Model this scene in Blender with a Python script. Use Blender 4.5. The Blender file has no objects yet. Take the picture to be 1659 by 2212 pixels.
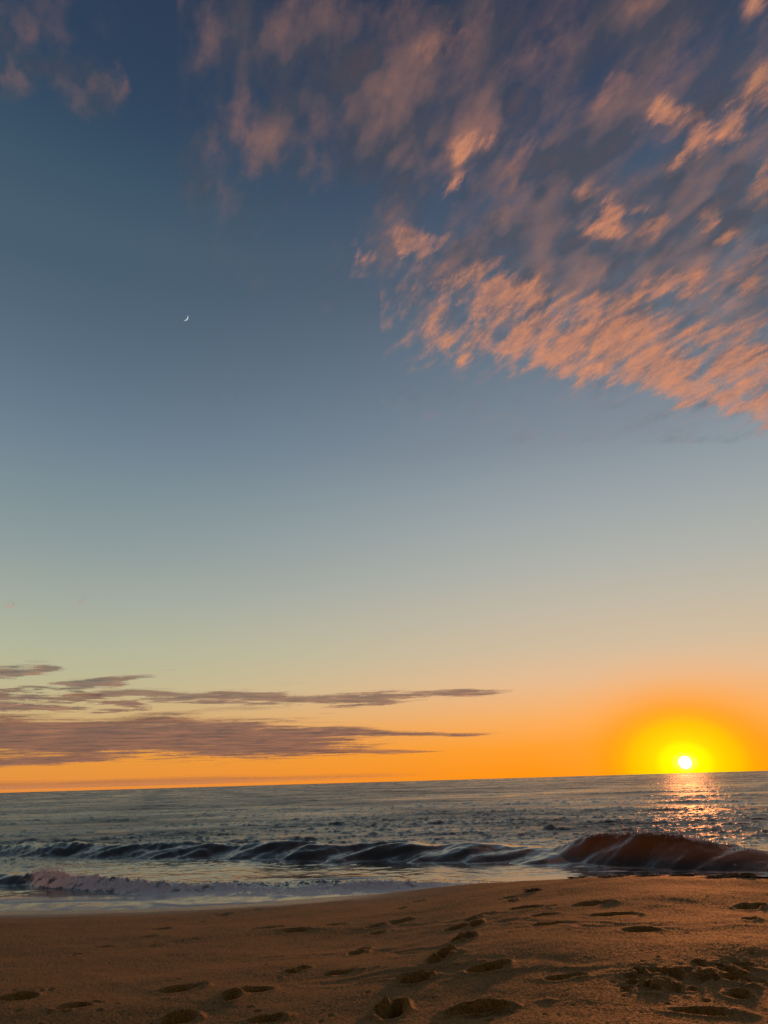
import bpy, math, random
import numpy as np
R = math.radians
rng = np.random.default_rng(7)
random.seed(7)
C = bpy.context.scene.collection
scene = bpy.context.scene

# ------------------------------------------------------------------ camera
ZC = 2.7                       # eye height above the sea (1.15 m above the sand)
W, H = 1659.0, 2212.0          # the photograph's frame, in the units used for reading it
F = 1526.3                     # focal length in those units
PITCH, ROLL = R(20.89), R(1.65)
X0 = np.array([1.0, 0, 0]); FW = np.array([0, math.cos(PITCH), math.sin(PITCH)]); U0 = np.array([0, -math.sin(PITCH), math.cos(PITCH)])
RT = math.cos(ROLL)*X0 - math.sin(ROLL)*U0
UP = math.sin(ROLL)*X0 + math.cos(ROLL)*U0
CAM = np.array([0, 0, ZC])

cam_d = bpy.data.cameras.new('camera'); cam = bpy.data.objects.new('camera', cam_d); C.objects.link(cam)
from mathutils import Matrix
cam.matrix_world = Matrix(((RT[0], UP[0], -FW[0], 0), (RT[1], UP[1], -FW[1], 0), (RT[2], UP[2], -FW[2], ZC), (0, 0, 0, 1)))
cam_d.sensor_fit = 'HORIZONTAL'; cam_d.sensor_width = 36; cam_d.lens = 36*F/W
cam_d.clip_start = 0.1; cam_d.clip_end = 500000
scene.camera = cam

def ray(px, py):
    px = np.asarray(px, float); py = np.asarray(py, float)
    d = FW*F + RT*(px-W/2)[..., None] - UP*(py-H/2)[..., None]
    return d/np.linalg.norm(d, axis=-1, keepdims=True)
def azel(px, py):
    d = ray(px, py)
    return np.arctan2(d[..., 0], d[..., 1]), np.arcsin(d[..., 2])
def proj(P):
    d = np.asarray(P)-CAM
    z = d@FW
    return W/2+F*(d@RT)/z, H/2-F*(d@UP)/z
def lin(c):
    out = []
    for v in c[:3]:
        v /= 255.0
        out.append(v/12.92 if v <= .04045 else ((v+.055)/1.055)**2.4)
    return (*out, 1.0)

# ------------------------------------------------------------------ light
SUN_PX = (1480, 1647)
sun_dir = ray(*SUN_PX)
SUN_AZ, SUN_EL = (float(a) for a in azel(*SUN_PX))
LAMP_EL = R(1.95)
SUN_STRENGTH = 2.0
sd = bpy.data.lights.new('sun_light', 'SUN'); sd.energy = SUN_STRENGTH; sd.angle = R(2.0); sd.color = (1.0, .30, .085)
so = bpy.data.objects.new('sun_light', sd); C.objects.link(so)
ld = np.array([math.cos(LAMP_EL)*math.sin(SUN_AZ), math.cos(LAMP_EL)*math.cos(SUN_AZ), math.sin(LAMP_EL)])
from mathutils import Vector
so.rotation_euler = Vector(ld).to_track_quat('Z', 'Y').to_euler()

# ------------------------------------------------------------------ node helpers
class NT:
    def __init__(s, tree): s.t = tree; tree.nodes.clear()
    def n(s, kind, **kw):
        nd = s.t.nodes.new(kind)
        for k, v in kw.items(): setattr(nd, k, v)
        return nd
    def put(s, sock, v):
        if isinstance(v, bpy.types.NodeSocket): s.t.links.new(v, sock)
        else: sock.default_value = v
    def m(s, op, a, b=0.0, c=0.0, clamp=False):
        nd = s.n('ShaderNodeMath', operation=op, use_clamp=clamp)
        for i, v in enumerate((a, b, c)): s.put(nd.inputs[i], v)
        return nd.outputs[0]
    def vm(s, op, a, b=(0, 0, 0), scale=None):
        nd = s.n('ShaderNodeVectorMath', operation=op)
        s.put(nd.inputs[0], a); s.put(nd.inputs[1], b)
        if scale is not None: s.put(nd.inputs['Scale'], scale)
        return nd.outputs['Value'] if op in ('DOT_PRODUCT', 'LENGTH') else nd.outputs[0]
    def ramp(s, fac, stops, interp='LINEAR'):
        nd = s.n('ShaderNodeValToRGB'); cr = nd.color_ramp; cr.interpolation = interp
        stops = sorted(stops, key=lambda q: q[0])
        while len(cr.elements) < len(stops): cr.elements.new(1.0)
        for e, (p, c) in zip(cr.elements, stops): e.position = p; e.color = c
        s.put(nd.inputs[0], fac); return nd.outputs[0]
    def mix(s, f, a, b):
        nd = s.n('ShaderNodeMix', data_type='RGBA')
        s.put(nd.inputs[0], f); s.put(nd.inputs[6], a); s.put(nd.inputs[7], b); return nd.outputs[2]
    def sstep(s, x, lo, hi):
        nd = s.n('ShaderNodeMapRange', interpolation_type='SMOOTHSTEP')
        s.put(nd.inputs[0], x); nd.inputs[1].default_value = lo; nd.inputs[2].default_value = hi
        return nd.outputs[0]
    def noise(s, vec, scale, detail=3.0, rough=.55):
        nd = s.n('ShaderNodeTexNoise'); s.put(nd.inputs['Vector'], vec)
        nd.inputs['Scale'].default_value = scale; nd.inputs['Detail'].default_value = detail; nd.inputs['Roughness'].default_value = rough
        return nd.outputs['Fac'], nd.outputs['Color']
    def attr(s, name):
        nd = s.n('ShaderNodeAttribute'); nd.attribute_name = name; return nd.outputs['Fac']

# ------------------------------------------------------------------ world
world = bpy.data.worlds.new("World"); scene.world = world; world.use_nodes = True
w = NT(world.node_tree)
dirv = w.n('ShaderNodeTexCoord').outputs['Generated']
dirv = w.vm('NORMALIZE', dirv)
sep = w.n('ShaderNodeSeparateXYZ'); w.put(sep.inputs[0], dirv)
el = w.m('DIVIDE', w.m('ARCSINE', sep.outputs[2]), R(90), clamp=True)     # 0 horizon .. 1 zenith
flat = w.vm('NORMALIZE', w.vm('MULTIPLY', dirv, (1, 1, 0)))
caz = w.vm('DOT_PRODUCT', flat, (math.sin(SUN_AZ), math.cos(SUN_AZ), 0))  # cosine of the azimuth from the sun
def stops(col_x, table):
    out = []
    for y, c in table:
        e = float(azel(col_x, y)[1])
        out.append((min(1, max(0, e/R(90))), lin(c)))
    return out
NEAR = [(1662, (255, 147, 10)), (1600, (255, 158, 46)), (1540, (251, 173, 94)), (1450, (230, 186, 144)), (1380, (210, 187, 157)), (1300, (196, 184, 164)), (1200, (178, 178, 169)),
        (1100, (163, 169, 168)), (1000, (147, 157, 163)), (900, (130, 141, 152)), (700, (106, 120, 135)), (500, (85, 98, 116)),
        (300, (70, 84, 106)), (100, (57, 70, 94)), (-100, (48, 60, 84)), (-700, (36, 46, 66))]
FAR = [(1703, (228, 140, 64)), (1640, (230, 152, 62)), (1600, (220, 158, 86)), (1550, (206, 174, 121)), (1480, (190, 183, 144)), (1400, (178, 181, 154)),
       (1300, (162, 170, 159)), (1200, (144, 157, 156)), (1100, (129, 146, 151)), (1000, (115, 134, 146)), (900, (102, 122, 139)), (800, (91, 111, 128)),
       (700, (82, 102, 119)), (600, (74, 95, 112)), (500, (71, 92, 109)), (400, (63, 85, 104)), (300, (55, 77, 98)), (200, (49, 69, 92)), (50, (46, 64, 88)), (-500, (34, 48, 68))]
near = w.ramp(el, stops(1480, NEAR)); far = w.ramp(el, stops(250, FAR))
back = w.ramp(el, [(0, lin((100, 92, 96))), (.15, lin((112, 94, 100))), (.4, lin((84, 84, 94))), (1, lin((48, 54, 68)))])
daz = w.m('ARCCOSINE', w.m('MINIMUM', caz, .999999))
t1 = w.m('SUBTRACT', 1.0, w.sstep(daz, R(2), R(50)))
t2 = w.sstep(caz, -.5, .55)
base = w.mix(t2, back, w.mix(t1, far, near))
# aureole of the low sun
dv = w.vm('SUBTRACT', dirv, tuple(sun_dir))
hv = w.m('MULTIPLY', w.vm('DOT_PRODUCT', dv, (math.cos(SUN_AZ), -math.sin(SUN_AZ), 0)), .84)
zv = w.m('MULTIPLY', w.vm('DOT_PRODUCT', dv, (0, 0, 1)), 1.12)
fv = w.vm('DOT_PRODUCT', dv, (math.sin(SUN_AZ), math.cos(SUN_AZ), 0))
ang = w.m('SQRT', w.m('ADD', w.m('ADD', w.m('MULTIPLY', hv, hv), w.m('MULTIPLY', zv, zv)), w.m('MULTIPLY', fv, fv)))
ang = w.m('DIVIDE', ang, R(14), clamp=True)
hal = w.ramp(ang, [(0, (1.6, 1.5, .5, 1)), (.5/16, (1.3, 1.15, .1, 1)), (.9/16, lin((255, 254, 0))), (1.5/16, lin((255, 246, 0))), (2.0/16, lin((255, 218, 0))), (2.8/16, lin((255, 202, 0))),
                   (3.5/16, lin((255, 190, 0))), (4.2/16, lin((255, 170, 6))), (5.2/16, lin((255, 158, 14))), (8/16, lin((255, 164, 60))), (1, lin((250, 170, 90)))])
hf = w.ramp(ang, [(0, (1, 1, 1, 1)), (3.4/16, (1, 1, 1, 1)), (4.6/16, (.85, .85, .85, 1)), (5.8/16, (.55, .55, .55, 1)), (7.5/16, (.2, .2, .2, 1)), (10/16, (0, 0, 0, 1))])
col = w.mix(hf, base, hal)
sky = w.n('ShaderNodeTexSky', sky_type='NISHITA'); sky.sun_disc = False
sky.sun_elevation = LAMP_EL; sky.sun_rotation = SUN_AZ; sky.altitude = 0; sky.air_density = 1.0; sky.dust_density = 1.0; sky.ozone_density = 2.0
bg1 = w.n('ShaderNodeBackground'); w.put(bg1.inputs[0], col); bg1.inputs[1].default_value = 1.0
bg2 = w.n('ShaderNodeBackground'); w.put(bg2.inputs[0], sky.outputs[0]); bg2.inputs[1].default_value = .002
ad = w.n('ShaderNodeAddShader'); w.put(ad.inputs[0], bg1.outputs[0]); w.put(ad.inputs[1], bg2.outputs[0])
w.put(w.n('ShaderNodeOutputWorld').inputs[0], ad.outputs[0])

vs = scene.view_settings; scene.display_settings.display_device = 'sRGB'
vs.view_transform = 'Standard'; vs.look = 'None'; vs.exposure = 0.0; vs.gamma = 1.0
cy = scene.cycles
cy.use_denoising = True; cy.max_bounces = 6; cy.transparent_max_bounces = 24; cy.sample_clamp_indirect = 4.0; cy.sample_clamp_direct = 3.0
cy.caustics_reflective = False; cy.caustics_refractive = False

# ------------------------------------------------------------------ noise fields (periodic tiles made by FFT)
def tile(n, spec, seed):
    g = np.random.default_rng(seed)
    k = np.fft.fftfreq(n)*n
    kx, ky = np.meshgrid(k, k, indexing='ij')
    a = np.fft.fft2(g.standard_normal((n, n)))*np.sqrt(spec(kx, ky))
    f = np.real(np.fft.ifft2(a)); f -= f.mean(); return f/f.std()
def samp(t, u, v):          # u, v in tile units (period 1), bilinear
    n = t.shape[0]
    u = (u % 1.0)*n; v = (v % 1.0)*n
    i = np.floor(u).astype(int); j = np.floor(v).astype(int); fu = u-i; fv = v-j
    fu = fu*fu*(3-2*fu); fv = fv*fv*(3-2*fv)
    i %= n; j %= n; i1 = (i+1) % n; j1 = (j+1) % n
    return (t[i, j]*(1-fu)+t[i1, j]*fu)*(1-fv)+(t[i, j1]*(1-fu)+t[i1, j1]*fu)*fv
def power(p, k0=1.0):
    def s(kx, ky):
        k = np.hypot(kx, ky); return np.where(k < k0, 0, 1/np.maximum(k, 1)**p)
    return s
def ocean(kp, spread=2):
    def s(kx, ky):
        k = np.maximum(np.hypot(kx, ky), 1e-6)
        return np.exp(-(kp/k)**2)/k**4.2*(np.abs(ky)/k)**spread+1e-12*0
    return s
FBM = tile(512, power(3.0, 2), 11); FBM2 = tile(512, power(2.5, 3), 12); FBM3 = tile(512, power(3.4, 1), 13); ROUGH = tile(512, power(2.6, 4), 14); SM1 = tile(512, power(4.2, 3), 15); SM2 = tile(512, power(5.0, 3), 16)
OC1 = tile(512, ocean(9, 2.0), 21); OC2 = tile(512, ocean(10, 1.2), 22); OC3 = tile(512, ocean(5, 4.0), 23); OC4 = tile(512, ocean(10, 3.0), 24)
def sm(x, lo, hi):
    t = np.clip((x-lo)/(hi-lo), 0, 1); return t*t*(3-2*t)
def gsmooth(a, sig):
    n = int(3*sig)+1; k = np.exp(-.5*(np.arange(-n, n+1)/sig)**2); k /= k.sum()
    return np.convolve(np.pad(a, n, mode='edge'), k, 'valid')

# ------------------------------------------------------------------ mesh helpers
def tag(o, label=None, cat=None, group=None, kind=None):
    for k, v in (('label', label), ('category', cat), ('group', group), ('kind', kind)):
        if v: o[k] = v
def mesh_obj(name, verts, faces, mat, parent=None, attrs=None, normals=None, smooth=True):
    verts = np.asarray(verts, np.float32); faces = np.asarray(faces, np.int32)
    me = bpy.data.meshes.new(name); nv = faces.shape[1]
    me.vertices.add(len(verts)); me.vertices.foreach_set('co', verts.ravel())
    me.loops.add(faces.size); me.loops.foreach_set('vertex_index', faces.ravel())
    me.polygons.add(len(faces)); me.polygons.foreach_set('loop_start', np.arange(0, faces.size, nv, dtype=np.int32))
    me.polygons.foreach_set('use_smooth', np.full(len(faces), smooth))
    me.update(calc_edges=True)
    for k, v in (attrs or {}).items():
        a = me.attributes.new(k, 'FLOAT', 'POINT'); a.data.foreach_set('value', np.asarray(v, np.float32))
    if normals is not None: me.normals_split_custom_set_from_vertices(np.asarray(normals, np.float32))
    me.materials.append(mat)
    o = bpy.data.objects.new(name, me); C.objects.link(o)
    if parent: o.parent = parent
    return o
def grid_normals(P):
    a = np.gradient(P, axis=0); b = np.gradient(P, axis=1)
    n = np.cross(a, b); n /= np.maximum(np.linalg.norm(n, axis=-1, keepdims=True), 1e-12)
    n[n[..., 2] < 0] *= -1
    return n
def grid_faces(nr, nc):
    idx = np.arange(nr*nc).reshape(nr, nc)
    return np.stack([idx[:-1, :-1], idx[:-1, 1:], idx[1:, 1:], idx[1:, :-1]], -1)   # (nr-1, nc-1, 4)
def sub(P, N, faces, attrs):
    u, inv = np.unique(faces.ravel(), return_inverse=True)
    return P[u], inv.reshape(-1, 4), N[u], {k: v[u] for k, v in attrs.items()}

AZ_IN = np.linspace(R(-34), R(34), 1020)
side = R(34)+np.cumsum(np.linspace(.0012, .02, 70)); side = side[side < R(86)]
AZ = np.concatenate([-side[::-1], AZ_IN, side])
def line(pts, sig=6):
    """heading -> elevation angle along a line read off the photograph"""
    a, e = azel([p[0] for p in pts], [p[1] for p in pts])
    return gsmooth(np.interp(AZ, a, e), sig)
def along(pts, sig=6):
    a, _ = azel([p[0] for p in pts], [1850]*len(pts))
    return gsmooth(np.interp(AZ, a, [p[1] for p in pts]), sig)

# ------------------------------------------------------------------ materials
def new_mat(name):
    m = bpy.data.materials.new(name); m.use_nodes = True; return m, NT(m.node_tree)

def sand_material():
    m, n = new_mat('wet_sand')
    pos = n.n('ShaderNodeNewGeometry')
    P = pos.outputs['Position']
    big, _ = n.noise(P, .7, 4); mid, _ = n.noise(P, 6, 5, .6); fine, fc = n.noise(P, 46, 4, .8); gr, gc = n.noise(P, 130, 2, .6)
    c = n.mix(n.sstep(big, .35, .65), (.250, .124, .013, 1), (.285, .145, .019, 1))
    c = n.mix(n.m('MULTIPLY', n.sstep(mid, .40, .70), .5), c, (.13, .06, .010, 1))
    c = n.mix(n.m('MULTIPLY', n.sstep(fine, .46, .60), .8), c, (.07, .034, .006, 1))
    c = n.mix(n.m('MULTIPLY', n.sstep(gr, .56, .66), .75), c, (.48, .28, .075, 1))
    wet = n.attr('wet')
    c = n.mix(n.m('MULTIPLY', wet, .35), c, (.22, .085, .007, 1))
    v = n.vm('ADD', n.vm('SCALE', n.vm('SUBTRACT', fc, (.5, .5, .5)), scale=1.1), n.vm('SCALE', n.vm('SUBTRACT', gc, (.5, .5, .5)), scale=.7))
    nr = n.vm('NORMALIZE', n.vm('ADD', pos.outputs['Normal'], v))
    b = n.n('ShaderNodeBsdfPrincipled'); n.put(b.inputs['Base Color'], c); n.put(b.inputs['Normal'], nr)
    n.put(b.inputs['Roughness'], n.m('SUBTRACT', .85, n.m('ADD', n.m('MULTIPLY', wet, .2), n.m('MULTIPLY', n.m('POWER', wet, 6.0), .4))))
    b.inputs['Specular IOR Level'].default_value = .25
    n.put(n.n('ShaderNodeOutputMaterial').inputs[0], b.outputs[0]); return m

def water_material():
    m, n = new_mat('sea_water')
    g = n.n('ShaderNodeNewGeometry'); P = g.outputs['Position']
    A = n.vm('MULTIPLY', P, (1.0, 1.5, 1.0))
    _, c0 = n.noise(A, .17, 4, .62); _, c1 = n.noise(A, .9, 4, .6); _, c2 = n.noise(A, 5, 3, .6)
    v = n.vm('ADD', n.vm('SCALE', n.vm('SUBTRACT', c1, (.5, .5, .5)), scale=.55), n.vm('SCALE', n.vm('SUBTRACT', c2, (.5, .5, .5)), scale=.50))
    v = n.vm('ADD', v, n.vm('SCALE', n.vm('SUBTRACT', c0, (.5, .5, .5)), scale=.75))
    v = n.vm('MULTIPLY', v, (1, 1, 0))
    v = n.vm('SCALE', v, scale=n.attr('chop'))
    nr = n.vm('NORMALIZE', n.vm('ADD', g.outputs['Normal'], v))
    b = n.n('ShaderNodeBsdfPrincipled')
    n.put(b.inputs['Base Color'], n.mix(n.attr('thin'), (.060, .062, .046, 1), (.13, .055, .012, 1))); n.put(b.inputs['Roughness'], n.m('ADD', .09, n.m('MULTIPLY', n.attr('chop'), .23))); b.inputs['IOR'].default_value = 1.333
    n.put(b.inputs['Normal'], nr)
    tr = n.n('ShaderNodeBsdfTranslucent'); tr.inputs[0].default_value = (.5, .30, .06, 1)
    ms = n.n('ShaderNodeMixShader'); n.put(ms.inputs[0], n.m('MULTIPLY', n.attr('thin'), .055))
    n.put(ms.inputs[1], b.outputs[0]); n.put(ms.inputs[2], tr.outputs[0])
    fo = n.attr('foam')
    f1, _ = n.noise(n.vm('MULTIPLY', P, (1, 1.0, 1)), 2.2, 5, .65)
    ff = n.sstep(n.m('ADD', fo, n.m('MULTIPLY', n.m('SUBTRACT', f1, .5), 1.1)), .35, .75)
    ff = n.m('MULTIPLY', ff, n.sstep(fo, .0, .12))
    d = n.n('ShaderNodeBsdfPrincipled'); d.inputs['Base Color'].default_value = (.76, .74, .70, 1); d.inputs['Roughness'].default_value = .55
    t2_ = n.n('ShaderNodeBsdfTranslucent'); t2_.inputs[0].default_value = (.7, .68, .68, 1)
    m3 = n.n('ShaderNodeMixShader'); m3.inputs[0].default_value = .15
    n.put(m3.inputs[1], d.outputs[0]); n.put(m3.inputs[2], t2_.outputs[0])
    m2 = n.n('ShaderNodeMixShader'); n.put(m2.inputs[0], ff); n.put(m2.inputs[1], ms.outputs[0]); n.put(m2.inputs[2], m3.outputs[0])
    n.put(n.n('ShaderNodeOutputMaterial').inputs[0], m2.outputs[0]); return m

def foam_material():
    m, n = new_mat('sea_foam')
    d = n.n('ShaderNodeBsdfPrincipled'); d.inputs['Base Color'].default_value = (.78, .76, .76, 1); d.inputs['Roughness'].default_value = .5
    t = n.n('ShaderNodeBsdfTranslucent'); t.inputs[0].default_value = (.8, .78, .76, 1)
    m3 = n.n('ShaderNodeMixShader'); m3.inputs[0].default_value = .3
    n.put(m3.inputs[1], d.outputs[0]); n.put(m3.inputs[2], t.outputs[0])
    n.put(n.n('ShaderNodeOutputMaterial').inputs[0], m3.outputs[0]); return m

def cloud_material(name, colour, trans, k=.9, scale=1/60, bump=.9, rot=0.0, stretch=1.0, detail=4, rough=.55):
    
    m, n = new_mat(name)
    g = n.n('ShaderNodeNewGeometry'); P = g.outputs['Position']
    cv = n.n('ShaderNodeCombineXYZ')
    n.put(cv.inputs[0], n.vm('DOT_PRODUCT', P, (math.cos(rot)/stretch, math.sin(rot)/stretch, 0)))
    n.put(cv.inputs[1], n.vm('DOT_PRODUCT', P, (-math.sin(rot), math.cos(rot), 0)))
    f, _ = n.noise(cv.outputs[0], scale, detail, rough)
    _, c = n.noise(cv.outputs[0], scale*.8, max(1, detail-1), rough)
    a = n.attr('cover')
    al = n.m('MULTIPLY', a, n.m('ADD', 1.0, n.m('MULTIPLY', n.m('SUBTRACT', f, .5), k*2)), clamp=True)
    nr = n.vm('NORMALIZE', n.vm('ADD', g.outputs['Normal'], n.vm('SCALE', n.vm('SUBTRACT', c, (.5, .5, .5)), scale=bump)))
    d = n.n('ShaderNodeBsdfDiffuse'); d.inputs[0].default_value = colour; n.put(d.inputs['Normal'], nr)
    t = n.n('ShaderNodeBsdfTranslucent'); t.inputs[0].default_value = colour; n.put(t.inputs['Normal'], nr)
    ms = n.n('ShaderNodeMixShader'); ms.inputs[0].default_value = trans; n.put(ms.inputs[1], d.outputs[0]); n.put(ms.inputs[2], t.outputs[0])
    tp = n.n('ShaderNodeBsdfTransparent')
    m2 = n.n('ShaderNodeMixShader'); n.put(m2.inputs[0], al); n.put(m2.inputs[1], tp.outputs[0]); n.put(m2.inputs[2], ms.outputs[0])
    n.put(n.n('ShaderNodeOutputMaterial').inputs[0], m2.outputs[0]); return m

SAND = sand_material(); WATER = water_material(); FOAM = foam_material()

# ------------------------------------------------------------------ beach
EDGE = [(-400, 1985), (0, 1967), (300, 1963), (450, 1955), (600, 1947), (700, 1940), (800, 1931), (900, 1921), (1000, 1909), (1100, 1902), (1200, 1896), (1350, 1889), (1480, 1885), (1560, 1888), (1659, 1894), (2000, 1905)]
edge_el = line(EDGE, 10)
edge_z = along([(-400, .03), (300, .03), (500, .06), (700, .16), (850, .34), (1000, .70), (1200, 1.08), (1350, 1.22), (1500, 1.28), (1659, 1.26), (2100, 1.2)], 25)
edge_r = (ZC-edge_z)/np.tan(-edge_el)
UR = np.linspace(1/2.2, 1/26.0, 640); SR = 1/UR
rr, aa = np.meshgrid(SR, AZ, indexing='ij')
er = edge_r[None, :]; ez = edge_z[None, :]
near_z = 1.56
s = rr/er
t = np.clip((rr-2.2)/(er-2.2), 0, None)
crest = sm(edge_z, .1, 1.1)[None, :]
zin = near_z+(ez-near_z)*(t**(1.0+.25*crest))
slope_out = .12+.30*crest
zout = ez-slope_out*(rr-er)
kk = .10+.10*crest
sand_z = np.where(rr < er, zin, zout)
d_ = (zin-zout)
sand_z = .5*(zin+zout-np.sqrt(d_*d_+.05**2*(.3+crest)))       # rounded crest
sx = rr*np.sin(aa); sy = rr*np.cos(aa)
sand_z += .014*samp(SM2, sx/14, sy/14)*sm(rr, 2, 6)*(1-.6*sm(rr/er, .8, 1.0))
sand_z += .003*samp(SM2, sx/5.1+.3, sy/5.1)+.0009*samp(SM1, sx/2.1, sy/2.1)+.0004*samp(FBM, sx/1.3, sy/1.3)
sand_base = sand_z.copy()

def sand_at(px, py):
    d = ray(px, py); a = math.atan2(d[0], d[1]); ci = int(np.argmin(np.abs(AZ-a)))
    prof = sand_base[:, ci]; zr = ZC+SR*d[2]/math.hypot(d[0], d[1])
    h = np.nonzero(prof >= zr)[0]
    # first row (walking outward) where the ray reaches the sand
    k = h[0] if len(h) else int(np.argmin(np.abs(SR-edge_r[ci]*.98)))
    r = SR[k]
    return np.array([r*math.sin(a), r*math.cos(a), prof[k]]), a, r

foot_id = np.zeros(rr.shape, int)
PRINTS = []
def dent(px, py, wpx, hpx, depth, rot=0.0, rim=.38, rim_dir=(.5, .87), mask_id=None, steep=3.6, grow=1.4):
    """press an oval hollow (size as seen) into the sand with a pushed-up rim"""
    global sand_z
    p, a, r = sand_at(px, py)
    depthm = (p-CAM)@FW
    sx_ = .84*wpx/2*depthm/F; depth = depth*1.3; hpx = hpx*.9
    graz = max(.10, (ZC-p[2])/math.hypot(r, ZC-p[2]))
    sy_ = min(hpx/2*depthm/F/graz, sx_*1.6)
    sy_ = max(sy_, sx_*.42)
    lx = (sx-p[0])*math.cos(a)-(sy-p[1])*math.sin(a)
    ly = (sx-p[0])*math.sin(a)+(sy-p[1])*math.cos(a)
    c, s_ = math.cos(rot), math.sin(rot)
    qx = (lx*c+ly*s_)/sx_; qy = (-lx*s_+ly*c)/sy_
    wob = 1+.15*samp(SM2, sx/1.6+px*.013, sy/1.6+py*.017)
    q = np.hypot(qx, qy)*wob
    near_ = q < 3.0
    qn = q[near_]
    hollow = -depth*np.exp(-(qn**2)**(steep/2)*.9)
    ring = np.exp(-((qn-1.45)/.42)**2)
    dirw = .35+.65*np.clip((qx[near_]*rim_dir[0]+qy[near_]*rim_dir[1])/np.maximum(qn, .1), 0, 1)
    sand_z[near_] += hollow+rim*depth*ring*dirw*(1+.15*samp(SM2, sx[near_]/1.1, sy[near_]/1.1))
    if mask_id is not None:
        fi = near_ & (q < grow+.35*((qx*rim_dir[0]+qy*rim_dir[1])/np.maximum(q, .1) > .3))
        foot_id[fi & (foot_id == 0)] = mask_id

def tread(px, py, wpx, hpx, amp, n, rot=0.0):
    """row of shoe-sole lugs inside a print"""
    p, a, r = sand_at(px, py); depthm = (p-CAM)@FW; sx_ = wpx/2*depthm/F
    sy_ = sx_*.30
    lx = (sx-p[0])*math.cos(a)-(sy-p[1])*math.sin(a); ly = (sx-p[0])*math.sin(a)+(sy-p[1])*math.cos(a)
    qx = lx/sx_; qy = ly/sy_
    win = np.exp(-(qx**4+qy**4))
    sand_z[:] += amp*win*np.cos(qx*n*math.pi)*np.cos(qy*2.2*math.pi+qx*3)

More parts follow.
